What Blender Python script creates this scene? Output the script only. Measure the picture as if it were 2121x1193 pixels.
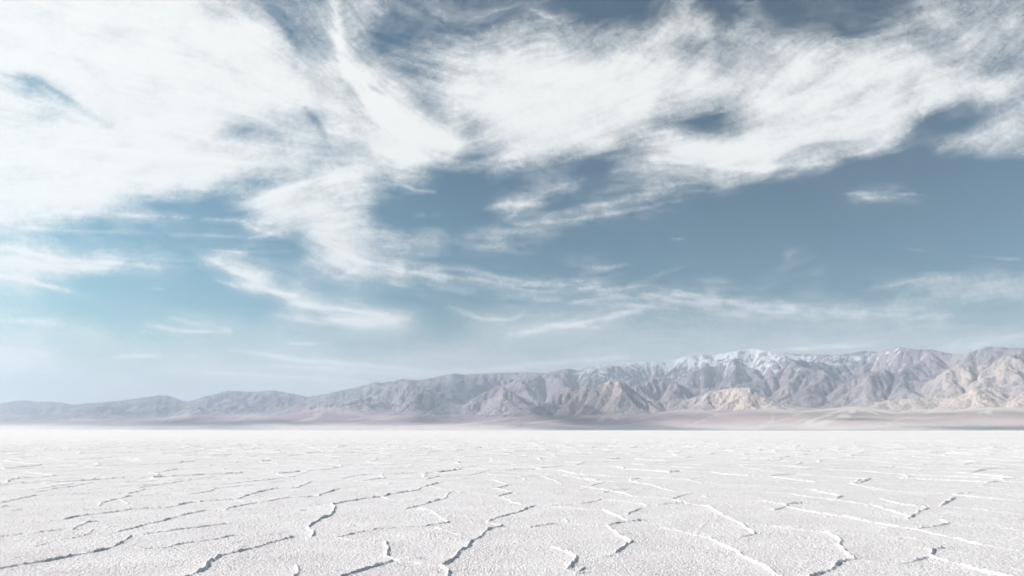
import bpy, math, time
import numpy as np

# ------------------------------------------------------------------ camera, sky, sun, exposure
W0, H0, F0 = 2121.0, 1193.0, 1414.0          # photo size and focal length in its pixels (24 mm)
PITCH = math.atan2(293.5, F0)
CAM_Z = 1.6
scene = bpy.context.scene
for o in list(bpy.data.objects):
    bpy.data.objects.remove(o)

cam_data = bpy.data.cameras.new("camera")
cam = bpy.data.objects.new("camera", cam_data)
scene.collection.objects.link(cam)
cam.location = (0, 0, CAM_Z)
cam.rotation_euler = (math.pi / 2 + PITCH, 0, 0)
cam_data.sensor_width = 36.0
cam_data.lens = 36.0 * F0 / W0
cam_data.clip_start = 0.1
cam_data.clip_end = 1.0e6
scene.camera = cam

SUN_EL, SUN_AZ = math.radians(36), math.radians(-78)      # azimuth from +Y, negative = left
sun_dir = np.array([math.cos(SUN_EL) * math.sin(SUN_AZ), math.cos(SUN_EL) * math.cos(SUN_AZ), math.sin(SUN_EL)])
sun_data = bpy.data.lights.new("sun", 'SUN')
sun_data.energy = 4.8
sun_data.angle = math.radians(0.6)
sun_data.color = (1.0, 0.905, 0.862)
sun = bpy.data.objects.new("sun", sun_data)
scene.collection.objects.link(sun)
from mathutils import Vector
sun.rotation_euler = Vector(-sun_dir).to_track_quat('-Z', 'Y').to_euler()
sun.location = (-200, 0, 200)

world = bpy.data.worlds.new("World")
scene.world = world
world.use_nodes = True
nt = world.node_tree
nt.nodes.clear()
sky = nt.nodes.new('ShaderNodeTexSky')
sky.sky_type = 'NISHITA'
sky.sun_disc = False
sky.sun_elevation = SUN_EL
sky.sun_rotation = SUN_AZ
sky.altitude = 0
sky.air_density = 1.0
sky.dust_density = 1.4
sky.ozone_density = 1.6
hs = nt.nodes.new('ShaderNodeHueSaturation')
hs.inputs['Saturation'].default_value = 0.80
hs.inputs['Value'].default_value = 1.0
bg = nt.nodes.new('ShaderNodeBackground')
bg.inputs['Strength'].default_value = 0.05
wo = nt.nodes.new('ShaderNodeOutputWorld')
nt.links.new(sky.outputs[0], hs.inputs['Color'])
gm = nt.nodes.new('ShaderNodeGamma'); gm.inputs['Gamma'].default_value = 1.8
tint = nt.nodes.new('ShaderNodeMix'); tint.data_type = 'RGBA'; tint.blend_type = 'MULTIPLY'; tint.inputs[0].default_value = 1.0
tint.inputs[7].default_value = (0.17, 0.33, 0.295, 1)
nt.links.new(hs.outputs[0], gm.inputs['Color'])
nt.links.new(gm.outputs[0], tint.inputs[6])
nt.links.new(tint.outputs[2], bg.inputs['Color'])
nt.links.new(bg.outputs[0], wo.inputs['Surface'])

scene.view_settings.view_transform = 'Standard'
scene.view_settings.look = 'None'
scene.view_settings.exposure = 0.16
scene.view_settings.gamma = 1.0
scene.cycles.max_bounces = 8
scene.cycles.volume_bounces = 2
scene.cycles.transparent_max_bounces = 12
scene.cycles.use_denoising = True

# ------------------------------------------------------------------ helpers
cP, sP = math.cos(PITCH), math.sin(PITCH)

def px_dir(px, py):
    """photo pixel -> world direction (unit forward component)"""
    px = np.asarray(px, float); py = np.asarray(py, float)
    a = (px - W0 / 2) / F0
    b = -(py - H0 / 2) / F0
    return a, cP - b * sP, sP + b * cP

def px_ground(px, py, z=0.0):
    dx, dy, dz = px_dir(px, py)
    t = (z - CAM_Z) / dz
    return dx * t, dy * t

def px_az(px):
    """azimuth of a photo column at the height of the horizon"""
    dx, dy, dz = px_dir(px, np.full(np.shape(px), 890.0))
    return np.arctan2(dx, dy)

def px_tan(px, py):
    """tangent of the elevation angle"""
    dx, dy, dz = px_dir(px, py)
    return dz / np.hypot(dx, dy)

def hash2(ix, iy, seed):
    h = (ix.astype(np.int64) * 374761393 + iy.astype(np.int64) * 668265263 + seed * 1274126177) & 0xffffffff
    h = ((h ^ (h >> 13)) * 1274126177) & 0xffffffff
    return (h ^ (h >> 16)) & 0xffffffff

def gnoise(x, y, seed=0):
    """2-D gradient noise, about -0.7..0.7"""
    xi = np.floor(x); yi = np.floor(y)
    fx = (x - xi).astype(np.float32); fy = (y - yi).astype(np.float32)
    xi = xi.astype(np.int64); yi = yi.astype(np.int64)
    ux = fx * fx * fx * (fx * (fx * 6 - 15) + 10)
    uy = fy * fy * fy * (fy * (fy * 6 - 15) + 10)
    def g(dx, dy):
        a = hash2(xi + dx, yi + dy, seed).astype(np.float32) * np.float32(2 * math.pi / 4294967296.0)
        return np.cos(a) * (fx - dx) + np.sin(a) * (fy - dy)
    n00, n10, n01, n11 = g(0, 0), g(1, 0), g(0, 1), g(1, 1)
    a = n00 + (n10 - n00) * ux
    b = n01 + (n11 - n01) * ux
    return a + (b - a) * uy

def fbm(x, y, octaves=4, seed=0, gain=0.5, ridged=False):
    s = 0.0; amp = 1.0; tot = 0.0
    for k in range(octaves):
        n = gnoise(x, y, seed + k * 17)
        if ridged:
            n = 0.5 - np.abs(n) * 1.6
        s = s + n * amp; tot += amp
        amp *= gain
        x = x * 2.03 + 13.7; y = y * 2.03 - 7.1
    return s / tot

def sstep(a, b, x):
    t = np.clip((x - a) / (b - a), 0, 1)
    return t * t * (3 - 2 * t)

def bilin(img, fx, fy):
    """sample img[y,x] at float index coordinates, clamped"""
    h, w = img.shape
    fx = np.clip(fx, 0, w - 1.001); fy = np.clip(fy, 0, h - 1.001)
    x0 = fx.astype(np.int32); y0 = fy.astype(np.int32)
    tx = fx - x0; ty = fy - y0
    a = img[y0, x0] * (1 - tx) + img[y0, x0 + 1] * tx
    b = img[y0 + 1, x0] * (1 - tx) + img[y0 + 1, x0 + 1] * tx
    return a * (1 - ty) + b * ty

def cubic(img, fx, fy):
    h, w = img.shape
    x0 = np.floor(fx).astype(np.int32); y0 = np.floor(fy).astype(np.int32)
    tx = fx - x0; ty = fy - y0
    def wts(t):
        return ((1 - t) ** 3 / 6, (3 * t ** 3 - 6 * t ** 2 + 4) / 6, (-3 * t ** 3 + 3 * t ** 2 + 3 * t + 1) / 6, t ** 3 / 6)
    wx = wts(tx); wy = wts(ty)
    out = 0
    for j in range(4):
        yy = np.clip(y0 + j - 1, 0, h - 1)
        r = 0
        for i in range(4):
            xx = np.clip(x0 + i - 1, 0, w - 1)
            r = r + img[yy, xx] * wx[i]
        out = out + r * wy[j]
    return out

def blur(a, n, times=3):
    for _ in range(times):
        for ax in (0, 1):
            k = 2 * n + 1
            pad = [(0, 0), (0, 0)]; pad[ax] = (n + 1, n)
            c = np.cumsum(np.pad(a, pad, mode='edge'), axis=ax)
            if ax == 0: a = (c[k:] - c[:-k]) / k
            else: a = (c[:, k:] - c[:, :-k]) / k
    return a

def grid_mesh(name, X, Y, Z, keep=None, extra=None, smooth=True):
    """one mesh from a regular grid of points; keep = mask of quads"""
    r, c = X.shape
    co = np.empty((r * c, 3), np.float32)
    co[:, 0] = X.ravel(); co[:, 1] = Y.ravel(); co[:, 2] = Z.ravel()
    idx = np.arange(r * c, dtype=np.int32).reshape(r, c)
    q = np.stack([idx[:-1, :-1], idx[:-1, 1:], idx[1:, 1:], idx[1:, :-1]], axis=-1)
    q = q[keep] if keep is not None else q.reshape(-1, 4)
    remap = None
    if keep is not None:
        used = np.zeros(r * c, bool); used[q.ravel()] = True
        remap = np.cumsum(used) - 1
        q = remap[q]; co = co[used]; remap = used
    if extra is not None:
        ev, eq = extra
        q = np.vstack([q, np.asarray(eq) + len(co)])
        co = np.vstack([co, np.asarray(ev, np.float32)])
    q = np.ascontiguousarray(q, dtype=np.int32)
    me = bpy.data.meshes.new(name)
    me.vertices.add(len(co)); me.vertices.foreach_set('co', co.ravel())
    me.loops.add(q.size); me.loops.foreach_set('vertex_index', q.ravel())
    me.polygons.add(len(q))
    me.polygons.foreach_set('loop_start', np.arange(0, q.size, 4, dtype=np.int32))
    me.polygons.foreach_set('use_smooth', np.full(len(q), smooth))
    me.update(calc_edges=True)
    return me, remap

def add_attr(me, name, val, used=None, n_extra=0, fill=0.0):
    v = np.asarray(val, np.float32).ravel()
    if used is not None: v = v[used]
    if n_extra: v = np.concatenate([v, np.full(n_extra, fill, np.float32)])
    at = me.attributes.new(name, 'FLOAT', 'POINT')
    at.data.foreach_set('value', v)

def link(name, me, mat, label, cat, kind=None):
    o = bpy.data.objects.new(name, me)
    scene.collection.objects.link(o)
    me.materials.append(mat)
    o['label'] = label; o['category'] = cat
    if kind: o['kind'] = kind
    return o

class NT:
    """small helper for node materials"""
    def __init__(self, name):
        self.m = bpy.data.materials.new(name); self.m.use_nodes = True
        self.t = self.m.node_tree; self.t.nodes.clear()
        self.out = self.t.nodes.new('ShaderNodeOutputMaterial')
    def n(self, typ, **kw):
        nd = self.t.nodes.new('ShaderNode' + typ)
        for k, v in kw.items():
            if k in ('operation', 'blend_type', 'data_type', 'attribute_name', 'noise_dimensions', 'feature', 'interpolation_type', 'vector_type', 'distance_metric'):
                setattr(nd, k, v)
            elif k == 'i':
                for kk, vv in v.items(): self.put(nd, kk, vv)
        return nd
    def put(self, nd, key, v):
        s = nd.inputs[key]
        if isinstance(v, bpy.types.NodeSocket): self.t.links.new(v, s)
        elif isinstance(v, bpy.types.Node): self.t.links.new(v.outputs[0], s)
        else: s.default_value = v
    def attr(self, name): return self.n('Attribute', attribute_name=name).outputs['Fac']
    def math(self, op, a, b=0.0, c=None):
        nd = self.n('Math', operation=op, i={0: a, 1: b})
        if c is not None: self.put(nd, 2, c)
        return nd.outputs[0]
    def noise(self, vec, scale, detail=4, rough=0.55):
        nd = self.n('TexNoise', i={'Vector': vec, 'Scale': scale, 'Detail': detail, 'Roughness': rough})
        return nd.outputs[0]
    def mix(self, fac, a, b, blend='MIX'):
        nd = self.t.nodes.new('ShaderNodeMix'); nd.data_type = 'RGBA'; nd.blend_type = blend
        for s, v in ((nd.inputs[0], fac), (nd.inputs[6], a), (nd.inputs[7], b)):
            if isinstance(v, bpy.types.NodeSocket): self.t.links.new(v, s)
            elif isinstance(v, tuple): s.default_value = (v[0], v[1], v[2], 1)
            else: s.default_value = v
        return nd.outputs[2]
    def ramp(self, x, a, b, lo=0.0, hi=1.0):
        nd = self.n('MapRange', interpolation_type='SMOOTHSTEP', i={'Value': x, 'From Min': a, 'From Max': b, 'To Min': lo, 'To Max': hi})
        return nd.outputs[0]

T0 = time.time()
def log(s): print('[%.1fs] %s' % (time.time() - T0, s), flush=True)

# ------------------------------------------------------------------ salt flat
# pressure ridges of the nearest salt plates: (x offset, strength, points in 1/4 photo pixels from (x offset, 960))
RIDGES = """
0 1.0 0,328 90,305 160,290 280,265
0 .35 280,265 420,262 560,255 750,240 950,232
0 .5 60,390 200,378 400,375 650,376 900,370
0 .9 530,466 640,442 740,424 880,410 1000,390 1100,376 1200,372 1360,367 1440,352 1560,325 1720,310 1860,302 1960,297
0 .5 1960,297 2000,312 2040,320
0 .8 1965,297 2030,268 2121,246
530 .8 0,242 170,208 340,202 380,180 460,152
0 .7 -400,645 0,605 150,588 300,572 500,550
0 1.0 -500,960 0,872 200,835 400,798 550,772 700,745 850,714
0 1.35 850,714 930,692 1000,655 1080,605
0 .4 1080,605 1000,595 930,590 800,585
0 .5 430,632 600,615 760,575 900,580 980,565
0 .95 980,565 1100,540 1200,512 1350,480 1480,435 1600,405 1700,390
0 .35 1700,390 1870,387
0 .8 1870,387 1885,370 1960,355 2121,325
530 .85 0,322 110,314 190,294 280,285 520,274 540,255 620,230 700,205
0 .7 1190,588 1350,568 1520,545 1640,533 1800,510 1960,495
0 .7 1210,704 1380,695 1500,665 1640,645 1780,628 1900,600 2060,590
530 .3 -60,590 200,584
0 1.5 1300,1080 1590,932 1680,880 1730,820 1790,780
0 1.1 1790,780 1870,755 2000,730 2121,700
530 1.1 0,695 100,662 200,635 310,606
530 .35 310,606 450,612 570,613 680,605
0 1.0 590,550 650,520 700,495 790,485
0 .6 670,560 730,575 760,550
0 .6 -300,200 0,182 150,160 400,140 600,122 740,115
0 .9 740,135 800,105 830,95 910,75
0 .7 290,240 390,222 460,205 600,190 700,170 770,157
0 .4 770,157 1000,155 1200,120 1400,105
0 .8 820,350 850,325 960,295 1090,267
0 .4 1090,267 1250,260 1420,250
0 .8 1060,250 1130,235 1190,215
0 .4 1190,215 1390,207 1700,200
0 .8 1150,205 1200,190 1400,165 1450,155 1600,130 1750,110 1900,85 2121,65
0 .7 1570,252 1740,230 1780,205 1980,185 2121,175
0 .4 0,490 100,487 300,482 520,475
0 .8 0,362 60,352
0 .5 980,292 1040,310 1070,330
0 .4 310,680 370,665
530 1.1 640,340 720,322 830,305 900,290 1050,274 1100,255 1200,240 1340,220 1370,195 1500,165
530 .4 1500,165 1560,155 1750,152 1960,145
530 1.35 640,340 665,365 650,385 615,430 520,462 445,525 480,580 470,610
530 .3 640,340 560,335 400,342 150,345
530 .5 630,437 720,434 950,432 1300,426
530 .7 1050,274 1130,300 1230,310
530 .9 680,608 850,572 1000,545 1070,540
530 .6 1070,540 1190,530 1400,522 1600,490
530 .35 1600,490 1750,488 1920,490
530 .9 1920,490 1980,450 2121,415
1060 .9 0,415 80,395 140,368 190,348
530 .6 1920,490 2045,520
530 1.4 2045,520 1950,545 1860,600 1850,615 1765,655 1760,700 1680,735 1640,795 1540,850
530 1.2 1540,850 1600,890 1590,932 1560,1040
530 1.0 1350,375 1460,395 1540,450 1600,488
530 .95 1240,380 1360,350 1460,315 1580,285
530 .6 1580,285 1590,250 1620,235 1760,232
530 .7 680,608 810,635 980,650 1060,655
530 1.45 1060,655 1090,700 1080,770
530 .8 1080,770 1130,790 1200,805 1280,810 1400,830 1530,845
530 1.0 600,985 740,932 850,895 980,860 1060,835 1125,808
530 1.1 280,1000 320,932 350,900 335,850
530 .8 1400,130 1530,103 1790,92 1860,75 1920,55 1975,30
530 .8 880,140 1070,118 1035,98 1060,85 1210,72
530 .5 760,130 900,148 1120,170
530 .5 20,168 230,147 460,152 640,145 720,140
530 .7 130,128 310,105 350,88 440,68 620,62 820,45
530 .5 1500,535 1600,560 1690,600
530 .8 1970,135 2100,175 1990,205 2160,250
530 .9 2010,275 2060,258 2121,242
530 .4 1300,160 1560,210 1700,240
1060 .6 -60,280 20,325 100,340 200,345
1060 .6 200,345 330,345 480,335
1060 .7 530,335 650,322 740,297
1060 .7 740,297 900,310 1050,325 1130,350
1060 .9 1060,372 990,400 950,420
1060 1.0 400,360 600,378 760,385 850,430 970,475
1060 .8 160,528 300,510 400,502
1060 .5 400,502 520,508 660,520 790,520
1060 1.1 790,520 900,495 1060,475
1060 .5 1060,475 1150,472 1320,472 1450,475
1060 1.2 790,520 820,550 900,600 1000,655 960,675 930,705 860,745
1060 .6 860,745 800,775 720,780
1060 1.2 340,700 440,735 530,780 490,835 440,880
1060 .9 590,870 520,915 640,910
1060 .7 1250,535 1450,570 1640,615
1060 1.4 1640,615 1740,670 1860,720 1930,790 2020,830 2121,890 2300,980
1060 .6 760,240 840,220 960,212 1200,208
1060 .8 590,190 740,212 840,230 950,250 1010,270 1200,285 1330,295 1410,320 1640,355
1060 1.25 1640,355 1700,400 1780,445 1890,500 2010,585
1060 .7 2010,590 1880,608
1060 .8 1330,290 1400,270 1490,245
1060 .8 1490,245 1350,230 1250,205 1165,175 1050,160 1000,150 985,130 1060,120
1060 .8 1200,338 1410,325
1060 .4 1890,500 2121,515
1060 .7 20,122 130,118 290,115 450,110 700,108
1060 .7 650,185 750,155 600,130 540,122
1060 .6 340,243 430,240
1060 .5 220,90 360,140 420,170
1060 .5 450,460 470,490
1590 .9 20,380 60,385 160,362 155,340 270,330
1590 1.1 160,362 350,398 640,440 880,490 1050,520 1250,550 1400,590 1600,630 1750,670
1590 .5 1750,670 1900,690 2100,720
1590 .8 -60,310 0,320 110,335 160,345
1590 1.0 0,515 200,540 500,575
1590 1.4 500,575 620,645 605,690 660,750 730,795
1590 .7 730,795 850,820 1060,835
1590 .5 500,575 750,590 1050,605 1250,625
1590 1.3 340,950 440,910 520,880 570,825 640,810 740,800
1590 .8 1080,835 1250,800 1340,770
1590 1.3 1340,765 1350,715 1440,705
1590 .5 1200,695 1350,720
1590 1.2 1340,770 1500,820 1650,860 1800,900 1950,932 2200,990
1590 1.0 1250,545 1380,525 1500,495 1440,465
1590 .5 1500,495 1700,515 1900,525 2121,550
1590 1.0 1160,460 1180,440 1250,405 1330,375 1300,360 1100,340 1000,310 940,295
1590 .7 560,300 720,325 880,345 1010,390 1150,440
1590 .6 1300,355 1550,360 1800,385 2121,420
1590 1.0 1440,355 1470,325 1550,285
1590 .8 1530,255 1680,240
1590 .8 1530,255 1700,275 2121,315
1590 .6 1530,255 1250,245 1000,225 950,215 850,195 740,180
1590 .9 725,165 770,130
1590 .7 0,240 170,250 400,280 560,300
1590 .8 560,290 620,268 450,235 350,210
1590 .5 350,210 250,210 130,205
"""

def build_salt():
    az = np.radians(np.linspace(-48, 48, 1400))
    rows = [4.6]
    while rows[-1] < 50000:
        r = rows[-1]
        rows.append(r + 0.0165 * (max(r, 7.5) / 7.5) ** 0.9 * max(1.0, r / 50.0) ** 1.25)
    rr = np.array(rows)
    log('salt rows %d' % len(rr))
    R, A = np.meshgrid(rr, az, indexing='ij')
    ds = np.gradient(rr)[:, None]
    X = (R * np.sin(A)).astype(np.float64); Y = (R * np.cos(A)).astype(np.float64)
    nr = int(np.searchsorted(rr, 2500.0))
    Xn, Yn, Rn = X[:nr], Y[:nr], R[:nr]
    # crooked lines: warp of the plane
    near = int(np.searchsorted(rr, 40.0))
    wx = np.zeros_like(Xn); wy = np.zeros_like(Xn)
    for sc, am, lim in ((1.6, 0.05, 200.0), (0.45, 0.04, 60.0), (0.13, 0.016, 25.0)):
        k = int(np.searchsorted(rr, lim))
        wx[:k] += am * gnoise(Xn[:k] / sc, Yn[:k] / sc, 3)
        wy[:k] += am * gnoise(Xn[:k] / sc + 31, Yn[:k] / sc - 17, 4)
    XW = Xn + wx; YW = Yn + wy
    # traced ridges
    ridge = np.full((near, X.shape[1]), 0.0, np.float32)
    skirt = np.full((near, X.shape[1]), 0.0, np.float32)
    for line in RIDGES.strip().splitlines():
        p = line.split()
        x0, s = float(p[0]), max(0.45, 0.9 * float(p[1]) ** 0.7)
        pts = np.array([[float(v) for v in q.split(',')] for q in p[2:]])
        gx, gy = px_ground(x0 + pts[:, 0] / 4.0019, 960 + pts[:, 1] / 4.0019)
        for k in range(len(gx) - 1):
            ax_, ay_, bx_, by_ = gx[k], gy[k], gx[k + 1], gy[k + 1]
            m = 0.75
            # block of the polar grid that can hold this segment
            ds_ = [math.hypot(ax_, ay_), math.hypot(bx_, by_)]
            r0 = int(np.searchsorted(rr, min(ds_) - m)); r1 = int(np.searchsorted(rr, max(ds_) + m))
            aa = sorted([math.atan2(ax_, ay_), math.atan2(bx_, by_)])
            dm = m / max(min(ds_), 4)
            c0 = int(np.searchsorted(az, aa[0] - dm)); c1 = int(np.searchsorted(az, aa[1] + dm))
            r1 = min(r1, near)
            if r1 <= r0 or c1 <= c0: continue
            px = XW[r0:r1, c0:c1] - ax_; py = YW[r0:r1, c0:c1] - ay_
            vx, vy = bx_ - ax_, by_ - ay_
            t = np.clip((px * vx + py * vy) / (vx * vx + vy * vy), 0, 1)
            d = np.hypot(px - t * vx, py - t * vy)
            dsl = ds[r0:r1]
            w = np.maximum(0.011 + 0.007 * s, 0.7 * dsl)
            h = s * np.exp(-(d / w) ** 2)
            ridge[r0:r1, c0:c1] = np.maximum(ridge[r0:r1, c0:c1], h)
            skirt[r0:r1, c0:c1] = np.maximum(skirt[r0:r1, c0:c1], s * np.exp(-d / 0.22))
    # far plates: jittered cells, ridges on their borders
    j0 = 0
    cs = 2.7
    xf = Xn[j0:] ; yf = Yn[j0:]
    xf = xf + 0.9 * gnoise(xf / 3.7, yf / 3.7, 21) + wx[j0:]
    yf = yf + 0.9 * gnoise(xf / 3.7 + 9, yf / 3.7, 22) + wy[j0:]
    u = xf / cs; v = yf / cs
    iu = np.floor(u).astype(np.int64); iv = np.floor(v).astype(np.int64)
    f1 = np.full(u.shape, 9.0); f2 = np.full(u.shape, 9.0)
    id1 = np.zeros(u.shape, np.int64); id2 = np.zeros(u.shape, np.int64)
    for a in (-1, 0, 1):
        for b in (-1, 0, 1):
            hx = hash2(iu + a, iv + b, 5); hy = hash2(iu + a, iv + b, 6)
            d = np.hypot(iu + a + 0.5 + 0.92 * (hx / 4294967296.0 - 0.5) - u, iv + b + 0.5 + 0.92 * (hy / 4294967296.0 - 0.5) - v)
            cl = d < f1
            mid = (~cl) & (d < f2)
            f2 = np.where(cl, f1, np.where(mid, d, f2)); id2 = np.where(cl, id1, np.where(mid, hx, id2))
            f1 = np.where(cl, d, f1); id1 = np.where(cl, hx, id1)
    edge = (f2 - f1) * cs * 0.5
    ew = ((id1 ^ id2) & 0xffff) / 65535.0          # every border has its own strength
    fade = sstep(19.0, 27.0, Rn[j0:])
    fade = np.maximum(fade, 0.24 * sstep(-0.15, 0.25, gnoise(Xn[j0:] / 2.6, Yn[j0:] / 2.6, 44)))
    wv = np.maximum(0.035, 0.7 * ds[j0:nr])
    st = (0.4 + 1.0 * ew) * fade
    far = st * np.exp(-(edge / wv) ** 2)
    Z = np.zeros_like(X)
    Zn = np.zeros_like(Xn)
    rid = np.zeros_like(Xn)
    rid[:near] = ridge
    rid[:near] *= 1 - sstep(24.0, 34.0, Rn[:near])
    rid[j0:] = np.maximum(rid[j0:], far)
    sk = np.zeros_like(Xn)
    sk[:near] = skirt * (1 - sstep(24.0, 34.0, Rn[:near]))
    sk[j0:] = np.maximum(sk[j0:], st * np.exp(-edge / np.maximum(0.22, ds[j0:nr])))
    # crumbling of the crests along their length
    k1 = int(np.searchsorted(rr, 120.0))
    cr = np.ones_like(Xn)
    cr[:k1] = 0.85 + 0.8 * gnoise(Xn[:k1] / 0.31, Yn[:k1] / 0.31, 41) + 0.8 * gnoise(Xn[:k1] / 0.075, Yn[:k1] / 0.075, 42)
    cr += 0.35 * gnoise(Xn / 1.9, Yn / 1.9, 43)
    cr = np.clip(cr, 0.28, 1.6)
    boost = np.minimum(np.maximum(1.0, ds[:nr] / 0.05) ** 0.6, 2.1) * (1 - 0.6 * sstep(130, 420, Rn)) * (1 - sstep(500, 1000, Rn))
    rid = rid * (1 + 0.4 * sstep(9.0, 20.0, Rn) * (1 - sstep(26.0, 34.0, Rn)))
    Zn += 0.028 * rid * cr * boost + 0.010 * sk
    # gentle swells and granular crust
    Zn += 0.018 * gnoise(Xn / 2.3, Yn / 2.3, 51)
    k2 = int(np.searchsorted(rr, 70.0)); k3 = int(np.searchsorted(rr, 30.0)); k4 = int(np.searchsorted(rr, 18.0))
    Zn[:k2] += 0.007 * gnoise(Xn[:k2] / 0.42, Yn[:k2] / 0.42, 52)
    g = gnoise(Xn[:k3] / 0.15, Yn[:k3] / 0.15, 53)
    Zn[:k3] += 0.005 * np.maximum(g, 0)
    g2 = gnoise(Xn[:k3] / 0.065, Yn[:k3] / 0.065, 54)
    Zn[:k3] += 0.0055 * g2 * (1 - sstep(16, 30, Rn[:k3]))
    rg = np.random.RandomState(3)
    kk = int(np.searchsorted(rr, 140.0))
    Zn[:kk] += 0.0032 * rg.standard_normal(Zn[:kk].shape) * (1 + 0.8 * gnoise(Xn[:kk] / 0.8, Yn[:kk] / 0.8, 56))
    # scattered small lumps
    bl = gnoise(Xn[:k3] / 0.5, Yn[:k3] / 0.26, 55)
    Zn[:k3] += 0.028 * sstep(0.40, 0.62, bl) * np.clip(0.6 + 1.2 * g, 0, 1.5)
    Z[:nr] = Zn * (1 - sstep(1200, 2400, Rn))
    # lower sheet that carries the flat on all round, under and behind the viewer
    rings = [0.0, 2, 4, 8, 20, 60, 200, 800, 3000, 10000, 30000, 50000]
    nseg = 96
    ev = []; eq = []
    for r in rings:
        for s in range(nseg):
            a = 2 * math.pi * s / nseg
            ev.append((max(r, .01) * math.sin(a), max(r, .01) * math.cos(a), -0.10 - r * 2e-5))
    for i in range(len(rings) - 1):
        for s in range(nseg):
            s2 = (s + 1) % nseg
            eq.append((i * nseg + s, i * nseg + s2, (i + 1) * nseg + s2, (i + 1) * nseg + s))
    me, _ = grid_mesh('ground', X, Y, Z, extra=(ev, eq))
    full = np.zeros_like(X); full[:nr] = np.clip(rid, 0, 1.3)
    add_attr(me, 'crest', full, n_extra=len(ev))
    log('salt mesh %d verts' % len(me.vertices))
    m = NT('salt_crust')
    geo = m.n('NewGeometry').outputs['Position']
    n1 = m.noise(geo, 0.9, 5, 0.6)
    n2 = m.noise(geo, 14.0, 4, 0.6)
    n3 = m.noise(geo, 0.035, 4, 0.6)
    col = m.mix(m.ramp(n1, 0.35, 0.7), (0.81, 0.762, 0.765), (0.875, 0.838, 0.838))
    col = m.mix(m.ramp(n2, 0.25, 0.5, 0.35, 0.0), col, (0.70, 0.675, 0.66))
    col = m.mix(m.ramp(n3, 0.4, 0.65, 0.0, 0.6), col, (0.75, 0.71, 0.68))
    n5 = m.noise(geo, 0.0022, 5, 0.65)
    col = m.mix(m.ramp(n5, 0.45, 0.7, 0.0, 0.6), col, (0.72, 0.66, 0.61))
    col = m.mix(m.math('MULTIPLY', m.attr('crest'), 0.4), col, (0.92, 0.91, 0.90))
    b1 = m.noise(geo, 55.0, 4, 0.7)
    vor = m.n('TexVoronoi', feature='F1', i={'Vector': geo, 'Scale': 42.0}).outputs['Distance']
    hgt = m.math('SUBTRACT', b1, m.math('MULTIPLY', vor, 0.55))
    bmp = m.n('Bump', i={'Strength': 0.9, 'Distance': 0.012, 'Height': hgt})
    bsdf = m.n('BsdfPrincipled', i={'Base Color': col, 'Roughness': 0.85, 'Normal': bmp.outputs[0], 'Specular IOR Level': 0.25})
    m.t.links.new(bsdf.outputs[0], m.out.inputs['Surface'])
    link('ground', me, m.m, 'white cracked salt flat with raised ridges between its plates', 'salt flat', 'structure')

build_salt()

# ------------------------------------------------------------------ mountains
SKY_X = [-700, -400, -150, 0, 45, 80, 115, 150, 200, 240, 300, 330, 350, 390, 430, 470, 520, 565, 610, 640, 680, 700, 760, 780, 790, 830, 870, 900, 943, 960, 1000, 1040, 1080, 1130, 1150, 1178, 1200, 1215, 1260, 1300, 1340, 1380, 1410, 1440, 1480, 1510, 1560, 1600, 1640, 1700, 1740, 1790, 1820, 1855, 1900, 1930, 1960, 1995, 2045, 2080, 2121, 2350, 2700, 3000]
SKY_Y = [848, 845, 843, 836, 828, 832, 832, 838, 834, 831, 823, 818, 820, 832, 820, 809, 812, 808, 816, 822, 815, 810, 797, 790, 794, 785, 787, 781, 773, 776, 773, 772, 771, 772, 768, 763, 768, 762, 754, 751, 749, 751, 741, 733, 736, 729, 722, 728, 733, 734, 735, 727, 729, 718, 724, 724, 731, 734, 718, 720, 720, 730, 745, 750]
# distances in km by photo column: toe of the fans, mountain front, crest
DX = [-700, 0, 300, 700, 1100, 1400, 1560, 1850, 2121, 3000]
D_TOE = [22, 19.0, 16.0, 12.5, 10.5, 10.0, 9.8, 9.3, 9.0, 9.0]
D_FRONT = [27, 25.0, 22.5, 18.5, 14.6, 14.0, 14.0, 13.8, 13.4, 13.0]
F_ROW = [878, 874, 864, 853, 861, 852, 846, 844, 842, 842]       # photo row of the mountain front
D_CREST = [42, 39.0, 33.5, 29.0, 26.5, 26.5, 26.0, 22.5, 19.5, 19.0]
# inner hills: column, distance km, top row, half width in columns, half depth km
HILLS = [(1690, 18.5, 785, 70, 1.4), (1810, 18.8, 758, 90, 1.9), (2040, 18.0, 752, 120, 1.8), (2250, 16.5, 770, 120, 2.2),
         (1350, 19.5, 778, 120, 2.2), (1040, 19.0, 800, 140, 2.4), (900, 21.0, 803, 120, 2.5), (760, 21.5, 815, 110, 2.5), (620, 24.0, 832, 90, 2.2), (480, 26.0, 828, 90, 2.5), (350, 27.5, 836, 90, 2.5), (210, 29.0, 842, 110, 2.5),
         (60, 31.0, 846, 110, 3.0), (1580, 21.0, 768, 110, 2.2)]
# the belt of foothills in front of the range: column, crest row, distance km
FOOT = [(-200, 862, 27.5), (0, 860, 26.5), (300, 852, 24.0), (600, 842, 20.5), (760, 838, 18.5), (870, 846, 16.6), (960, 842, 15.8), (1050, 832, 15.8), (1120, 820, 16.0), (1180, 812, 16.3), (1230, 808, 16.2), (1290, 808, 16.0), (1350, 806, 16.2), (1420, 800, 16.5),
        (1480, 793, 16.2), (1530, 788, 16.0), (1590, 797, 15.9), (1650, 812, 15.8), (1700, 828, 15.8), (1750, 822, 15.8), (1800, 806, 15.8), (1860, 796, 15.8), (1940, 789, 15.7), (2010, 793, 15.6), (2080, 788, 15.6), (2150, 780, 15.4), (2400, 785, 15.0)]

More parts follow.
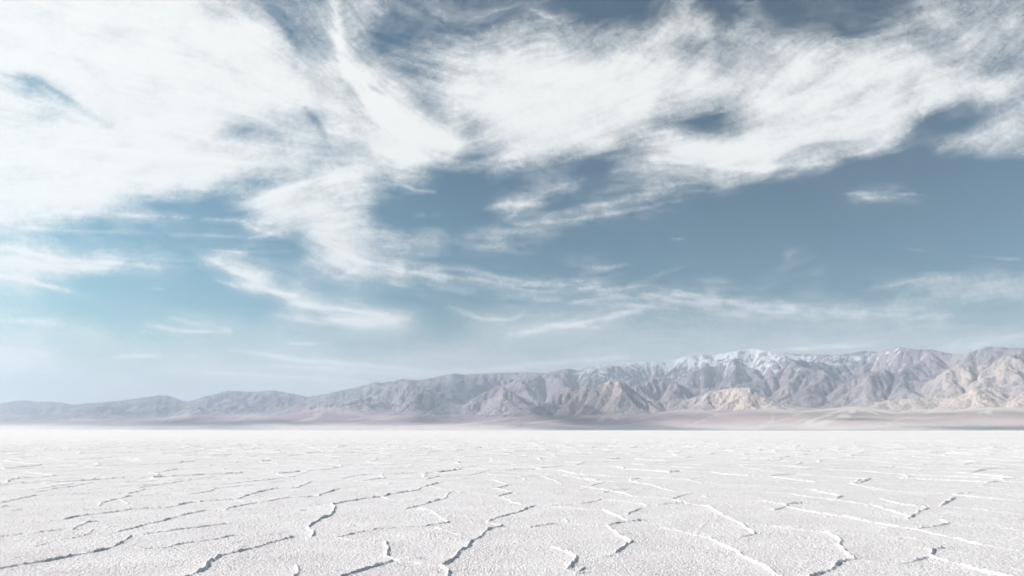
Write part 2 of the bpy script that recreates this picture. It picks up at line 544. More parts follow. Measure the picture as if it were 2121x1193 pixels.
def flow(h, dx, w, iters, U, K, dt, fixed, hfix, cap):
    """stream-power erosion on grid h[y,x]; vectorised by depth below the outlets"""
    H, Wd = h.shape
    N = H * Wd
    off = [(-1, -1), (-1, 0), (-1, 1), (0, -1), (0, 1), (1, -1), (1, 0), (1, 1)]
    idx = np.arange(N).reshape(H, Wd)
    A = None
    for it in range(iters):
        hp = np.pad(h, 1, mode='edge')
        ip = np.pad(idx, 1, mode='edge')
        best = np.zeros_like(h); rec = idx.copy(); dist = np.full(h.shape, dx)
        for a, b in off:
            L = dx * (1.41421356 if a and b else 1.0)
            s = (h - hp[1 + a:1 + a + H, 1 + b:1 + b + Wd]) / L
            m = s > best
            best = np.where(m, s, best)
            rec = np.where(m, ip[1 + a:1 + a + H, 1 + b:1 + b + Wd], rec)
            dist = np.where(m, L, dist)
        rec = rec.ravel(); dist = dist.ravel()
        # depth by pointer jumping
        depth = (rec != np.arange(N)).astype(np.int32)
        p = rec.copy()
        for _ in range(12):
            depth = depth + depth[p]
            p = p[p]
        order = np.argsort(depth, kind='stable')
        cnt = np.bincount(depth)
        ends = np.cumsum(cnt); starts = ends - cnt
        A = np.full(N, dx * dx) * w.ravel()
        for L in range(len(cnt) - 1, 0, -1):
            o = order[starts[L]:ends[L]]
            A += np.bincount(rec[o], weights=A[o], minlength=N) if len(o) > 20000 else 0
            if len(o) <= 20000:
                np.add.at(A, rec[o], A[o])
        if iters == 1 and dt == 0:
            return h, A.reshape(h.shape)
        hf = h.ravel() + U.ravel() * dt
        F = K * dt * A ** 0.45 / dist
        fx = fixed.ravel()
        hf = np.where(fx, hfix.ravel(), hf)
        for L in range(1, len(cnt)):
            o = order[starts[L]:ends[L]]
            hr = hf[rec[o]]
            v = (hf[o] + F[o] * hr) / (1 + F[o])
            v = np.minimum(v, hr + cap * dist[o])
            hf[o] = np.where(fx[o], hf[o], v)
        h = hf.reshape(h.shape)
    return h, A.reshape(h.shape)

def build_mountains():
    dx = 40.0
    gx = np.arange(-35000, 25000, dx); gy = np.arange(7500, 43500, dx)
    X, Y = np.meshgrid(gx, gy)
    R = np.hypot(X, Y) / 1000.0; AZ = np.arctan2(X, Y)
    azk = px_az(np.array(DX, float))
    def by_az(v): return np.interp(AZ, azk, v)
    rt = by_az(D_TOE); rf = by_az(D_FRONT); rc = by_az(D_CREST)
    rf = rf + 0.9 * fbm(X / 5200, Y / 5200, 3, 61)
    rc = rc + 1.2 * fbm(X / 6000, Y / 6000, 3, 62)
    sky_t = px_tan(np.array(SKY_X, float), np.array(SKY_Y, float))
    sky_a = np.array([math.atan2(px_dir(a, b)[0], px_dir(a, b)[1]) for a, b in zip(SKY_X, SKY_Y)])
    tanc = np.interp(AZ, sky_a, sky_t)
    Hc = tanc * rc * 1000
    # alluvial fans
    hfront = by_az([float(px_tan(a, b)) for a, b in zip(DX, F_ROW)]) * rf * 1000
    ft = np.clip((R - rt) / (rf - rt), 0, None)
    fan = hfront * np.where(ft < 1, ft ** 1.25, 1 + 0.35 * (ft - 1).clip(0, 1.5))
    hfr = fan.copy()
    fan = fan * 0.85
    theta = np.zeros_like(fan); dap = np.full_like(fan, 5000.0)
    for cx, rk, gain in ((1775, 14.2, 1.08), (1425, 14.3, 1.06), (1100, 14.7, 1.0), (2060, 13.7, 1.08), (2350, 13.3, 1.05), (1600, 14.0, 1.0), (1930, 13.9, 1.0), (1260, 14.2, 1.0), (860, 16.6, .96),
                         (700, 18.4, .94), (520, 20.2, .95), (360, 22.0, .95), (180, 23.4, .95), (0, 24.9, .95), (-200, 25.5, 1.0)):
        ca = float(px_az(np.array([cx]))[0])
        hx = float(np.interp(cx, DX, [float(px_tan(a, b)) for a, b in zip(DX, F_ROW)])) * rk * 1000 * gain
        ax_, ay_ = rk * 1000 * math.sin(ca), rk * 1000 * math.cos(ca)
        d = np.hypot(X - ax_, Y - ay_)
        run = (rk - float(np.interp(cx, DX, D_TOE))) * 1000 * 1.02
        cone = hx * (1 - np.clip(d / run, 0, 1)) ** 1.15
        up = cone > fan
        theta = np.where(up, np.arctan2(X - ax_, -(Y - ay_)) + cx, theta)
        dap = np.where(up, d, dap)
        fan = np.maximum(fan, np.where(R < rf + 0.8, cone, 0))
    streak = fbm(theta * 7 + 0.35 * fbm(X / 900, Y / 900, 3, 75), dap / 5200, 4, 76, 0.62)
    lob = 1 + 0.22 * fbm(X / 3000, Y / 6000, 3, 71)
    fan = fan * lob.clip(.5, 1.5)
    fan = fan + 5 * fbm(X / 500, Y / 500, 3, 72) * (R > rt)
    # envelope of the mountains above the fans
    front_t = np.clip((R - rf) / (rc - rf), 0, None)
    env = Hc * np.where(R < rc, 0.12 + 0.88 * np.clip(front_t, 0, 1) ** 1.25, np.exp(-((R - rc) / 7.0) ** 2))
    for cx, rk, top, sx, sr in HILLS:
        ha = float(px_az(np.array([cx]))[0]); sa = sx / F0
        hh = float(px_tan(cx, top)) * rk * 1000
        sa = sa * 1.15
        b = hh * np.exp(-np.abs((AZ - ha) / sa) ** 2.4 - np.abs((R - rk) / sr) ** 2.4)
        env = np.maximum(env, b)
    faz = px_az(np.array([f[0] for f in FOOT], float))
    frr = np.interp(AZ, faz, [f[2] for f in FOOT]) + 0.7 * fbm(X / 3500, Y / 3500, 3, 84)
    fh = np.interp(AZ, faz, [float(px_tan(f[0], f[1])) * f[2] * 1000 for f in FOOT])
    fw = np.where(R < frr, 1.5, 2.2)
    belt = fh * np.exp(-np.abs((R - frr) / fw) ** 2.6) * (1.12 + 0.5 * fbm(X / 1500, Y / 1500, 4, 88))
    env = np.maximum(env, belt)
    env = np.clip(blur(env, 5, 2) - fan, 40, None)
    lump = 1 + 1.1 * fbm(X / 3300, Y / 3300, 4, 78, 0.6)
    lump = np.where(R > rc - 1.5, 1, lump).clip(.35, 1.7)
    lump = blur(lump, 6, 2)
    env = env * lump
    edge = sstep(0.0, 0.9, R - rf)
    fixed = (R < rf) | (X < gx[1]) | (X > gx[-2]) | (Y > gy[-2])
    hfix = np.where(R < rf + 1, fan, 0)
    U = env / 1000.0 * (1 + 0.9 * fbm(X / 1500, Y / 1500, 3, 79)).clip(.3, 2)
    rng = np.random.RandomState(4)
    # coarse pass
    s = 2
    h = fan + 0.35 * env * edge + 420 * fbm(X / 2300, Y / 2300, 5, 73, 0.6) * edge * (env / 1500).clip(.15, 1)
    hc = h[::s, ::s]
    Xc = X[::s, ::s]
    one = np.ones_like(hc)
    log('erosion coarse %s' % (hc.shape,))
    hc, _ = flow(hc, dx * s, one, 45, U[::s, ::s], 0.006, 18.0, fixed[::s, ::s], hfix[::s, ::s], 0.66)
    # normalise the coarse relief to the wanted envelope
    def fit(hh, e, n):
        m = hh.copy()
        for _ in range(n):
            p = np.pad(m, 1, mode='edge')
            m = np.maximum.reduce([p[1:-1, 1:-1], p[:-2, 1:-1], p[2:, 1:-1], p[1:-1, :-2], p[1:-1, 2:]])
        m = blur(m, n, 2)
        return np.clip(e / (m + 30), 0.2, 3.0)
    k = fit(hc, env[::s, ::s], 8); k = blur(k, 5, 2)
    fc = fan[::s, ::s]
    hc = np.where(hc > fc, fc + (hc - fc) * k, hc)
    # fine pass
    fy, fx = np.meshgrid(np.arange(len(gy)) / s, np.arange(len(gx)) / s, indexing='ij')
    h = cubic(hc, fx, fy) + 70 * fbm(X / 420, Y / 420, 4, 74, 0.6) * edge
    h = np.where(fixed, hfix, h)
    log('erosion fine %s' % (h.shape,))
    one = np.ones_like(h)
    h, A = flow(h, dx, one, 16, U * 0.7, 0.0068, 9.0, fixed, hfix, 0.95)
    k = fit(h, env, 14); k = blur(k, 9, 2)
    rise = np.clip(h - fan, 0, None) * k
    # washes: route water over fans
    hw = np.where(h > fan, fan + rise, fan) + 9 * gnoise(X / 260, Y / 260, 77) * (R < rf + .5)
    _, A2 = flow(hw, dx, one, 1, U, 0, 0, fixed, hfix, 9)
    wash = np.clip((np.log10(A2) - 5.3) / 2.0, 0, 1) * sstep(-0.3, 0.4, R - rt)
    wash = np.maximum(wash, 0.6 * blur(wash, 1, 1))
    wash = np.maximum(wash, sstep(0.05, 0.30, streak) * np.exp(-dap / 6000) * 1.15)
    wash = np.clip(wash + 0.5 * np.exp(-(dap / 1300) ** 2), 0, 1)
    log('erosion done')

    # ---- mesh for the render, on a polar grid
    az = np.radians(np.linspace(-51, 51, 1640))
    rows = [8600.0]
    while rows[-1] < 44500:
        r = rows[-1]
        rows.append(r + (34.0 if r < 16000 else 34.0 + (r - 16000) * 0.0026))
    rr = np.array(rows)
    RR, AA = np.meshgrid(rr, az, indexing='ij')
    PX = RR * np.sin(AA); PY = RR * np.cos(AA)
    fx = (PX - gx[0]) / dx; fy = (PY - gy[0]) / dx
    rs = np.clip(cubic(rise, fx, fy), 0, None)
    fn = cubic(fan, fx, fy)
    ws = bilin(wash, fx, fy)
    rfp = bilin(rf, fx, fy) * 1000; rtp = bilin(rt, fx, fy) * 1000; rcp = bilin(rc, fx, fy) * 1000
    # fine crags, stronger where the ground is high and steep
    gy_, gx_ = np.gradient(blur(rise, 1, 1), dx)
    sl = bilin(np.hypot(gx_, gy_), fx, fy)
    det = fbm(PX / 380 + 0.4 * gnoise(PX / 700, PY / 700, 83), PY / 380, 4, 81, 0.6, ridged=True)
    rs = rs + (det - 0.15) * 95 * np.clip(sl * 2.2, 0, 1) * sstep(0, 120, rs)
    rs = np.clip(rs, 0, None)
    Z = fn + rs
    # bring the crest up or down to the silhouette, widely blended
    tanz = Z / RR
    cmax = tanz.max(axis=0)
    want = np.interp(az, sky_a, sky_t)
    want = want + 0.0017 * fbm(az * 95, az * 0 + 3.3, 4, 121, 0.65, ridged=True) + 0.0006 * fbm(az * 420, az * 0 + 1.3, 2, 122)
    ratio = want / cmax
    w = 2
    pad = np.pad(ratio, w, mode='edge')
    ratio = np.convolve(pad, np.hanning(2 * w + 3)[1:-1] / np.hanning(2 * w + 3)[1:-1].sum(), mode='valid')
    lift = sstep(0.35, 0.95, tanz / cmax[None, :])
    Zs = Z * (1 + (ratio[None, :] - 1) * lift)
    over = Zs / RR > want[None, :] * 1.004
    Zs = np.where(over, want[None, :] * 1.004 * RR + 0.0 * Zs, Zs)
    Z = Zs
    Z = Z - 3.0 * (1 - sstep(0.0, 500.0, RR - rtp))     # slips under the salt before the toe
    log('mountain verts %d' % Z.size)

    # ---- masks
    gr = np.gradient(Z, axis=0) / np.gradient(rr)[:, None]
    ga = np.gradient(Z, axis=1) / (RR * (az[1] - az[0]))
    slope = np.hypot(gr, ga)
    lap = blur(Z, 3, 1) - Z
    px = W0 / 2 + F0 / cP * np.tan(AA) * 1.0
    nz = fbm(PX / 1500, PY / 1500, 4, 91)
    nz2 = fbm(PX / 300, PY / 300, 4, 92)
    zone = sstep(1080, 1260, px) * (1 - 0.85 * sstep(1880, 2060, px))
    line = np.interp(px, [1100, 1250, 1500, 1600, 1750, 1900, 2200], [1900, 1650, 1600, 1700, 1800, 2000, 2500])
    snow = sstep(-120, 420, Z - line + 380 * nz + 420 * nz2 + np.clip(lap, -30, 30) * 22 - 500 * np.clip(slope - 0.62, 0, 1)) * zone
    tan_c = np.zeros_like(Z)
    for cx, rk, sx, sr, a in ((1530, 15.2, 150, 1.9, 1.0), (1950, 14.9, 210, 1.9, 1.0), (1215, 15.9, 85, 1.0, .6), (1390, 17, 120, 2.0, .5), (2080, 17.5, 90, 1.6, .6), (870, 16.6, 110, .7, .8), (1750, 16.0, 80, 2.0, .6), (1640, 19.5, 60, 1.2, .4), (1400, 14.5, 60, .8, .5), (2000, 12.5, 250, 1.5, .35), (1200, 15, 300, 3, .25)):
        ha = float(px_az(np.array([cx]))[0])
        tan_c = np.maximum(tan_c, a * np.exp(-((AA - ha) * F0 / (1.25 * sx)) ** 2 - ((RR / 1000 - rk) / sr) ** 2))
    tan_c = np.clip(tan_c * (1.0 + 1.7 * nz) + 0.5 * nz * tan_c, 0, 1)
    dark = np.zeros_like(Z)
    for cx, rk, sx, sr, a in ((960, 15.4, 130, 1.3, 1.0), (1080, 15.4, 90, 1.1, .8), (1690, 18.5, 70, 1.6, 1.0), (1850, 19.5, 70, 2.2, 1.0), (2050, 19.5, 150, 1.3, .9), (700, 21, 160, 3, .6), (300, 27, 300, 4, .5)):
        ha = float(px_az(np.array([cx]))[0])
        dark = np.maximum(dark, a * np.exp(-((AA - ha) * F0 / sx) ** 2 - ((RR / 1000 - rk) / sr) ** 2))
    dark = np.clip(dark * (1 + 1.2 * nz2), 0, 1)
    fanm = 1 - sstep(5, 60, rs)

    m = NT('desert_rock')
    geo = m.n('NewGeometry').outputs['Position']
    mp = m.n('Mapping', i={'Vector': geo, 'Scale': (1, 1, 2.2)}).outputs[0]
    n1 = m.noise(mp, 0.0011, 6, 0.6); n2 = m.noise(mp, 0.006, 5, 0.65); n3 = m.noise(mp, 0.02, 4, 0.6)
    rock = m.mix(m.ramp(n1, 0.36, 0.64), (0.35, 0.30, 0.36), (0.50, 0.435, 0.475))
    rock = m.mix(m.ramp(n2, 0.42, 0.68, 0, .55), rock, (0.52, 0.46, 0.42))
    rock = m.mix(m.math('MULTIPLY', m.attr('tan'), m.ramp(n2, 0.2, 0.6, .45, 1.0)), rock, (0.78, 0.645, 0.555))
    rock = m.mix(m.math('MULTIPLY', m.attr('dark'), 0.55), rock, (0.19, 0.17, 0.19))
    rock = m.mix(m.ramp(n3, 0.5, 0.75, 0, .45), rock, (0.22, 0.19, 0.20))
    fanc = m.mix(m.ramp(n1, 0.35, 0.65), (0.40, 0.30, 0.33), (0.54, 0.43, 0.43))
    fanc = m.mix(m.ramp(m.noise(m.n('Mapping', i={'Vector': geo, 'Scale': (0.5, 0.18, 0.0)}).outputs[0], 0.008, 5, 0.65), 0.5, 0.72, 0, .6), fanc, (0.58, 0.49, 0.44))
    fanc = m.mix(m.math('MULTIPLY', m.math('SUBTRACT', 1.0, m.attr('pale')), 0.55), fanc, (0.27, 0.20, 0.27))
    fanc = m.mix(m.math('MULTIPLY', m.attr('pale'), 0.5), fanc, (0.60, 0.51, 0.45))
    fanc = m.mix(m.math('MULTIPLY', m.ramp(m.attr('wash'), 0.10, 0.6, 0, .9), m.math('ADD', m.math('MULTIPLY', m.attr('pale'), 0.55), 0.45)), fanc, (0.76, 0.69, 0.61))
    fanc = m.mix(m.math('MULTIPLY', m.attr('toe'), 0.8), fanc, (0.78, 0.715, 0.70))
    col = m.mix(m.attr('fan'), rock, fanc)
    col = m.mix(m.ramp(m.math('ADD', m.attr('snow'), m.math('MULTIPLY', m.math('SUBTRACT', n3, 0.5), 0.6)), 0.40, 0.80, 0.0, 0.92), col, (0.90, 0.90, 0.92))
    hg = m.math('ADD', n2, m.math('MULTIPLY', n3, 0.45))
    hg2 = m.math('ADD', hg, m.math('MULTIPLY', m.noise(geo, 0.06, 3, .6), 0.12))
    dist = m.math('MULTIPLY', m.math('SUBTRACT', 1.05, m.attr('fan')), 105.0)
    bmp = m.n('Bump', i={'Strength': 0.8, 'Distance': dist, 'Height': hg2})
    bsdf = m.n('BsdfPrincipled', i={'Base Color': col, 'Roughness': 0.95, 'Normal': bmp.outputs[0], 'Specular IOR Level': 0.1})
    m.t.links.new(bsdf.outputs[0], m.out.inputs['Surface'])
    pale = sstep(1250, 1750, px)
    toe = 1 - sstep(-300, 2600, RR - rtp + 700 * nz + 250 * nz2 - 400 * ws)
    quad_fan = np.maximum.reduce([fanm[:-1, :-1], fanm[1:, :-1], fanm[:-1, 1:], fanm[1:, 1:]]) > 0.5
    quad_fan = quad_fan & (RR[:-1, :-1] < rfp[:-1, :-1] + 1200)
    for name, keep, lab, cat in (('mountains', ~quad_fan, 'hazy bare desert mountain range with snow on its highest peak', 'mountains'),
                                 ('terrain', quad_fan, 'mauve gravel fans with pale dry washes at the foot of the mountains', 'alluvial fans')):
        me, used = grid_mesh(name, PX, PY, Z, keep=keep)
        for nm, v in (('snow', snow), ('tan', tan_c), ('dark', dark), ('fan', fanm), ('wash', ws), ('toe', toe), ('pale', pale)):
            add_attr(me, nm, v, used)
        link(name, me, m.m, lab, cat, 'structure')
    log('mountains built')

build_mountains()

# ------------------------------------------------------------------ clouds
CLOUD_H = 3780.0
CMAP = """
9999999999 8764334555 2222232221 0001352121 0111112454 4544
9999999999 9998644552 2233334454 4334566343 3222234455 5565
9999999999 9999754552 2345566676 6666644456 6666776655 5544
9999999999 9999976666 4346789999 9888877677 7888888876 5444
8689999999 9999998767 7668899999 9999888878 8888888788 8865
8767999999 9999877778 8657799999 9999776578 8888888786 3455
8889999999 9876666777 8986689999 8886421368 8888888410 2566
9999999999 9876677778 8999567887 7755899999 8888874124 6655
9999999999 9987776677 8733345432 1145677888 6541000000 0000
9999999998 8644556875 4310010233 1223444432 1000111000 0000
9999975432 1147888762 1000014311 1222211000 0000111100 0000
7654322221 1126888874 2110012332 1111000000 0000000000 0000
5543322111 1111027875 4332343210 0000000000 0000000000 0000
8876664332 2453124764 3210000001 1100000000 1210000000 0000
6643111111 1156432343 3221000000 0000001101 1110112333 4444
3321111110 0001354332 1111111111 1111111111 1111112223 3333
4443322223 3322344577 7422344444 4433333333 3333333333 3333
6655554444 4444444444 4444555555 5555555555 5555555555 5555
8776666666 6666666666 6666666666 6666666666 6666666666 6666
7777777777 7777777777 7777777777 7777777777 7777777777 7777
7777777777 7777777777 7777777777 7777777777 7777777777 7777
8888888888 8888888888 8888888888 8888888888 8888888888 8888
"""
# amplitude, half width, points
STROKES = """
.45 12 690,-20 700,60 705,110 730,160 765,210
.35 16 765,210 800,260 840,290
.35 14 740,150 790,205 850,262 905,305
.30 10 780,312 860,330 930,326 948,300
.30 7 1350,330 1450,342 1560,352 1640,346 1720,335 1790,318 1850,295 1892,262
.16 4 1905,226 1914,238 1912,250 1905,258
.30 5 1060,465 1150,462 1250,448 1330,436 1410,420
.15 10 1120,450 1260,425 1380,395
.55 18 700,532 760,545 900,568 1050,585 1250,600 1450,620 1700,645 1950,655
.25 7 720,575 950,605 1200,625 1400,640
.45 7 1060,692 1150,677 1250,662 1350,632
.30 4 1130,673 1240,678
.28 5 930,635 1000,662 1060,662 1088,648
.45 7 412,530 450,542 490,562 530,580
.50 6 455,583 530,600 610,612
.30 10 530,580 600,620 700,650
.40 8 560,652 650,665 760,668 845,660
.35 5 600,630 700,640 800,652
.45 5 300,670 350,682 420,687 475,686
.30 5 345,658 420,672 478,682
.55 6 -30,568 60,580 120,598 190,614
.35 3 300,597 340,598
.35 6 478,450 530,475 600,492
.35 8 500,420 560,400 640,378 720,362 760,372
.25 8 -20,662 100,666 190,685
.45 13 -20,742 50,742 90,734
.16 3 1690,400 1780,404 1840,400 1930,406
.16 4 1720,415 1800,412 1850,408
.14 7 1640,515 1625,550
.22 7 1110,396 1200,390
.20 5 1340,577 1440,545
.22 5 1180,552 1250,556 1312,544
.20 8 1790,600 1900,580 2000,572 2121,556
.14 9 1760,640 1950,612 2121,606
.25 4 230,445 400,452 560,462
.20 4 -10,470 200,478 400,488 560,492
.25 2.5 300,508 500,522 612,520
.38 4 235,738 330,736
.30 5 480,726 620,745 760,757 900,770
.25 5 900,770 1000,768 1150,750 1300,740
.22 4 560,757 700,764 860,778
.20 3 400,770 560,778 760,790
.30 3 595,711 655,712
.35 4 1600,726 1700,720 1810,714
.25 14 1950,718 2060,705 2150,690
.25 5 860,447 930,449
.25 3 1385,497 1420,494
.35 6 1000,432 1060,425 1120,425
.30 5 1050,455 1075,440
.25 6 640,540 700,575 760,545
.30 9 240,560 0,540
.25 5 0,505 120,540 250,545 330,552
.20 5 120,300 400,330 600,345
.3 4 810,372 860,395 900,398
.35 5 1100,20 1150,40
.25 4 1520,10 1590,0
.25 5 2035,445 1980,447
.20 3 1880,515 1940,525
.2 4 2010,530 2121,540
-.40 9 40,150 90,175 140,208 230,262
-.25 6 -20,148 50,165 90,195
-.30 8 632,225 655,255 675,285
-.22 8 1375,262 1430,254 1500,238 1560,215
-.35 5 765,175 800,200
-.18 14 860,205 920,250 965,290
-.25 12 420,285 500,270 540,262
-.35 12 2010,215 1950,235 1900,262 1870,285
-.25 8 1650,305 1740,296 1800,290
-.3 7 370,430 300,425
-.3 8 560,20 600,70 620,110
"""
ANG = """150,200,30 300,100,8 100,330,-3 300,380,3 500,90,30 600,160,35 600,310,12 450,300,5 750,180,55 860,280,42 700,30,60 850,60,20 860,150,20 940,190,25 1000,260,-30
1060,110,-20 1150,50,-10 1250,90,-40 1400,40,-50 1300,200,-22 1180,300,-20 1500,290,-28 1700,220,-18 1750,310,-10 1560,140,-50 1700,110,-40 1750,50,0 1870,240,-25 2000,280,-32 2080,100,-45 1950,150,-20
1430,260,-15 1600,330,-20 650,380,-22 580,440,-20 680,520,35 700,470,-5 100,540,8 300,560,4 550,600,20 750,660,6 1000,590,7 1400,622,8 1200,668,-12 1950,590,-10 1300,550,-15 1600,560,-20 1820,400,3
700,600,10 900,600,9 1500,640,6 1100,560,7 0,700,0 400,730,3 800,750,6 1200,740,-5 1700,720,-4 2100,700,-8 300,480,3 900,500,0 1100,440,-8 1400,400,-8 1700,650,5 60,420,0 900,360,6 1400,370,8"""

def build_clouds():
    step = 2.0
    px = np.arange(-460, 2582, step); py = np.arange(-420, 866, step)
    PXX, PYY = np.meshgrid(px, py)
    rows = [r.replace(' ', '') for r in CMAP.strip().splitlines()]
    cm = np.array([[int(c) for c in r] for r in rows], float) / 9.0
    assert cm.shape == (22, 54)
    # crooked lookup so that the coarse map leaves no blocks
    wxx = 16 * fbm(PXX / 90, PYY / 60, 4, 101); wyy = 12 * fbm(PXX / 90 + 5, PYY / 60, 4, 102)
    wxx *= 0.65; wyy *= 0.65
    pre = cm.copy()
    for _ in range(6):                               # prefilter so that the spline passes through the map
        gy0, gx0 = np.meshgrid(np.arange(22.), np.arange(54.), indexing='ij')
        pre += 0.8 * (cm - cubic(pre, gx0, gy0))
    base = np.clip(cubic(pre, (PXX + wxx - 20) / 40.0, (PYY + wyy - 20) / 40.0), 0, 1.05)
    # direction field
    an = np.array([[float(v) for v in t.split(',')] for t in ANG.split()])
    cs = 8
    gx_, gy_ = np.meshgrid(px[::cs], py[::cs])
    sx = 0; sy = 0; ws = 0
    for x, y, a in an:
        d2 = (gx_ - x) ** 2 + ((gy_ - y) * 1.4) ** 2
        w = 1.0 / (d2 + 900) ** 1.6
        t = math.radians(2 * a)
        sx = sx + w * math.cos(t); sy = sy + w * math.sin(t)
    ang = 0.5 * np.arctan2(sy, sx)
    c2, s2 = np.cos(2 * ang), np.sin(2 * ang)
    iy, ix = np.meshgrid(np.arange(len(py)) / cs, np.arange(len(px)) / cs, indexing='ij')
    ang = 0.5 * np.arctan2(bilin(s2, ix, iy), bilin(c2, ix, iy))
    ang += 0.9 * fbm(PXX / 110, PYY / 80, 4, 103, 0.6) * 0.7 * (1 - 0.9 * sstep(440, 560, PYY))
    vx = np.cos(ang).astype(np.float32); vy = np.sin(ang).astype(np.float32)
    Hh, Ww = PXX.shape
    rng = np.random.RandomState(9)
    def lic(src, L, st=1.0):
        acc = src.copy(); wt = 1.0
        for sgn in (1, -1):
            x = np.tile(np.arange(Ww, dtype=np.float32), (Hh, 1)); y = np.tile(np.arange(Hh, dtype=np.float32)[:, None], (1, Ww))
            for k in range(L):
                xi = np.clip(x + .5, 0, Ww - 1).astype(np.int32); yi = np.clip(y + .5, 0, Hh - 1).astype(np.int32)
                x += sgn * st * vx[yi, xi]; y += sgn * st * vy[yi, xi]
                xi = np.clip(x + .5, 0, Ww - 1).astype(np.int32); yi = np.clip(y + .5, 0, Hh - 1).astype(np.int32)
                w = 1 - k / L
                acc += src[yi, xi] * w
                if sgn == 1: wt += 2 * w
        acc /= wt
        return (acc - acc.mean()) / acc.std()
    n_f = blur(rng.rand(Hh, Ww), 1, 1).astype(np.float32)
    fine = lic(n_f, 7)
    n_m = fbm(PXX / 20, PYY / 14, 4, 104, .75).astype(np.float32)
    med = lic(n_m, 14, 1.2)
    n_c = fbm(PXX / 70, PYY / 48, 6, 105, .68).astype(np.float32)
    coarse = lic(n_c, 22, 1.6)
    wx_s = fbm(PXX / 40, PYY / 30, 3, 112); wy_s = fbm(PXX / 40, PYY / 30, 3, 113)
    puff = fbm(PXX / 60, PYY / 42, 6, 106, .62) * 2.6
    speck = fbm(PXX / 15 + 2 * wx_s, PYY / 10 + 2 * wy_s, 4, 111, .7) * 2.4
    log('cloud fibres')
    stroke = np.zeros_like(base)
    wx2 = 6 * fbm(PXX / 50, PYY / 40, 3, 107); wy2 = 3.5 * fbm(PXX / 50 + 8, PYY / 40, 3, 108)
    QX = PXX + wx2; QY = PYY + wy2
    for line in STROKES.strip().splitlines():
        p = line.split(); a = float(p[0]); w = float(p[1])
        pts = np.array([[float(v) for v in q.split(',')] for q in p[2:]])
        m = w * 4 + 12
        x0 = int(np.clip((pts[:, 0].min() - m - px[0]) / step, 0, Ww)); x1 = int(np.clip((pts[:, 0].max() + m - px[0]) / step, 0, Ww))
        y0 = int(np.clip((pts[:, 1].min() - m - py[0]) / step, 0, Hh)); y1 = int(np.clip((pts[:, 1].max() + m - py[0]) / step, 0, Hh))
        X_ = QX[y0:y1, x0:x1]; Y_ = QY[y0:y1, x0:x1]
        seg = np.hypot(np.diff(pts[:, 0]), np.diff(pts[:, 1])); tot = seg.sum(); run = 0
        best = np.full(X_.shape, 1e9); tt = np.zeros(X_.shape)
        for k in range(len(pts) - 1):
            ax_, ay_ = pts[k]; ux, uy = pts[k + 1] - pts[k]
            t = np.clip(((X_ - ax_) * ux + (Y_ - ay_) * uy) / (ux * ux + uy * uy), 0, 1)
            d = np.hypot(X_ - ax_ - t * ux, Y_ - ay_ - t * uy)
            s_ = d < best
            best = np.where(s_, d, best); tt = np.where(s_, (run + t * seg[k]) / tot, tt)
            run += seg[k]
        taper = 0.35 + 0.65 * np.sin(np.pi * np.clip(tt * 0.9 + 0.05, 0, 1))
        stroke[y0:y1, x0:x1] += a * taper * (0.7 * np.exp(-(best / w) ** 2) + 0.3 * np.exp(-(best / (2.2 * w)) ** 1.3))
    env = base + stroke * np.clip(0.95 + 0.12 * med + 0.3 * puff, 0.55, 1.3)
    mid = 4 * np.clip(env, 0, 1) * (1 - np.clip(env, 0, 1))       # most texture where half covered
    low = sstep(500, 700, PYY)
    tex = 0.016 * med + 0.046 * coarse + 0.008 * fine + 0.095 * puff + 0.07 * speck
    d = env + (0.85 + 0.8 * mid) * tex * (1 - 0.75 * low) * (0.25 + 0.75 * sstep(0.03, 0.2, env))
    # clear blue stays clear, edges of the veils are soft
    d = np.clip((d - 0.05) / 0.95, 0, None) ** 1.38
    d = np.where(d > 0.72, 0.70 + 0.245 * np.tanh((d - 0.70) / 0.25), d)
    d *= 1 - sstep(850, 866, PYY) * 0.5
    d = np.clip(d, 0, 0.97)
    # out-of-view cover thins out; left side cleared so sun reaches the land
    dx_, dy_, dz_ = px_dir(PXX, PYY)
    t = (CLOUD_H - CAM_Z) / dz_
    X = dx_ * t; Y = dy_ * t
    d *= 1 - sstep(2400, 2560, PXX); d *= sstep(-330, -20, PXX); d *= sstep(-420, -250, PYY)
    Z = np.full_like(X, CLOUD_H) + 40 * fbm(X / 9000, Y / 9000, 2, 110)
    me, _ = grid_mesh('clouds', X, Y, Z)
    add_attr(me, 'cover', d)
    m = NT('cloud_veil')
    dens = m.attr('cover')
    tr = m.n('BsdfTransparent')
    df = m.n('BsdfDiffuse', i={'Color': (0.97, 0.95, 0.92, 1)})
    tl = m.n('BsdfTranslucent', i={'Color': (0.99, 0.968, 0.938, 1)})
    mx = m.t.nodes.new('ShaderNodeMixShader'); m.put(mx, 0, 0.78); m.t.links.new(df.outputs[0], mx.inputs[1]); m.t.links.new(tl.outputs[0], mx.inputs[2])
    m2 = m.t.nodes.new('ShaderNodeMixShader'); m.put(m2, 0, dens); m.t.links.new(tr.outputs[0], m2.inputs[1]); m.t.links.new(mx.outputs[0], m2.inputs[2])
    m.t.links.new(m2.outputs[0], m.out.inputs['Surface'])
    link('clouds', me, m.m, 'thin white wind-drawn clouds spread over the blue sky', 'clouds', 'stuff')
    log('clouds built')

build_clouds()

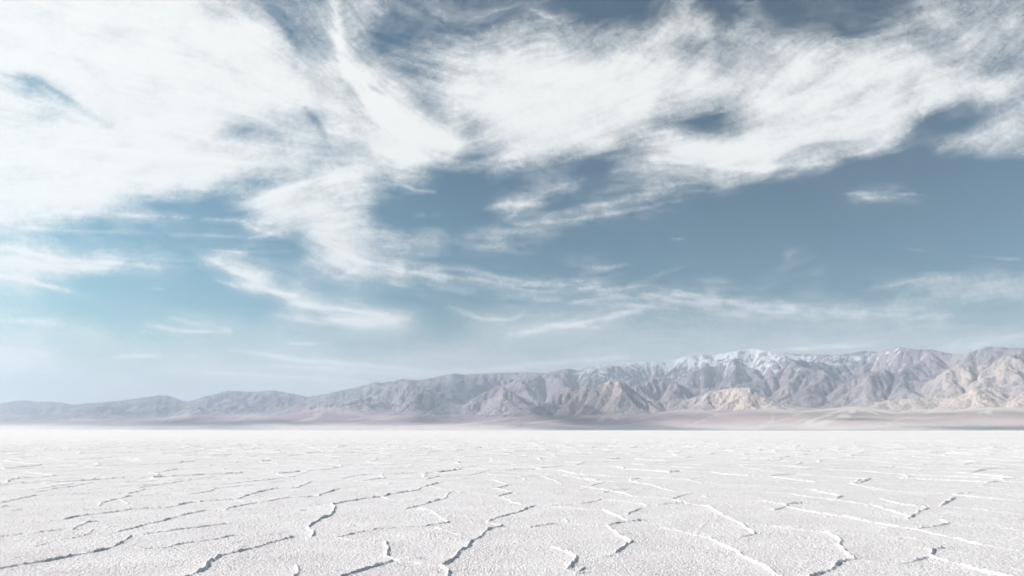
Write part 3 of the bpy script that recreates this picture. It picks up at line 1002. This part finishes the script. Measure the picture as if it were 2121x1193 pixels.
# ------------------------------------------------------------------ haze
def box(name, x0, x1, y0, y1, z0, z1):
    v = [(x, y, z) for z in (z0, z1) for y in (y0, y1) for x in (x0, x1)]
    f = [(0, 2, 3, 1), (4, 5, 7, 6), (0, 1, 5, 4), (2, 6, 7, 3), (0, 4, 6, 2), (1, 3, 7, 5)]
    me = bpy.data.meshes.new(name); me.from_pydata(v, [], f); me.update()
    return me

def volume_mat(name, color, density, aniso=0.0):
    mt = bpy.data.materials.new(name); mt.use_nodes = True
    t = mt.node_tree; t.nodes.clear()
    o = t.nodes.new('ShaderNodeOutputMaterial'); v = t.nodes.new('ShaderNodeVolumePrincipled')
    v.inputs['Color'].default_value = (*color, 1); v.inputs['Density'].default_value = density; v.inputs['Anisotropy'].default_value = aniso
    t.links.new(v.outputs[0], o.inputs['Volume'])
    return mt

hz = link('haze', box('haze', -51000, 51000, -51000, 51000, -2.5, 3500), volume_mat('haze_air', (0.715, 0.84, 0.99), 2.8e-5, 0.0),
          'pale blue haze in the air before the mountains', 'haze', 'stuff')
def dust_mesh(name, blobs):
    v = []; f = []
    for cx, cy, rx, ry, rz in blobs:
        b = len(v); nu, nv = 48, 10
        for j in range(nv):
            ph = (math.pi / 2) * j / nv
            for i in range(nu):
                a = 2 * math.pi * i / nu
                v.append((cx + rx * math.cos(ph) * math.cos(a), cy + ry * math.cos(ph) * math.sin(a), rz * math.sin(ph) - 1.0))
        v.append((cx, cy, rz - 1.0))
        for j in range(nv - 1):
            for i in range(nu):
                i2 = (i + 1) % nu
                f.append((b + j * nu + i, b + j * nu + i2, b + (j + 1) * nu + i2, b + (j + 1) * nu + i))
        for i in range(nu):
            f.append((b + (nv - 1) * nu + i, b + (nv - 1) * nu + (i + 1) % nu, b + nv * nu))
        f.append(tuple(b + i for i in reversed(range(nu))))
    me = bpy.data.meshes.new(name); me.from_pydata(v, [], f); me.update()
    return me
link('dust', dust_mesh('dust', [(-15500, 19500, 14500, 5500, 200), (2000, 11700, 15000, 1900, 90)]), volume_mat('dust_air', (0.97, 0.91, 0.89), 1.1e-4),
     'low pale dust drifting over the far edge of the salt flat', 'dust', 'stuff')
log('done')
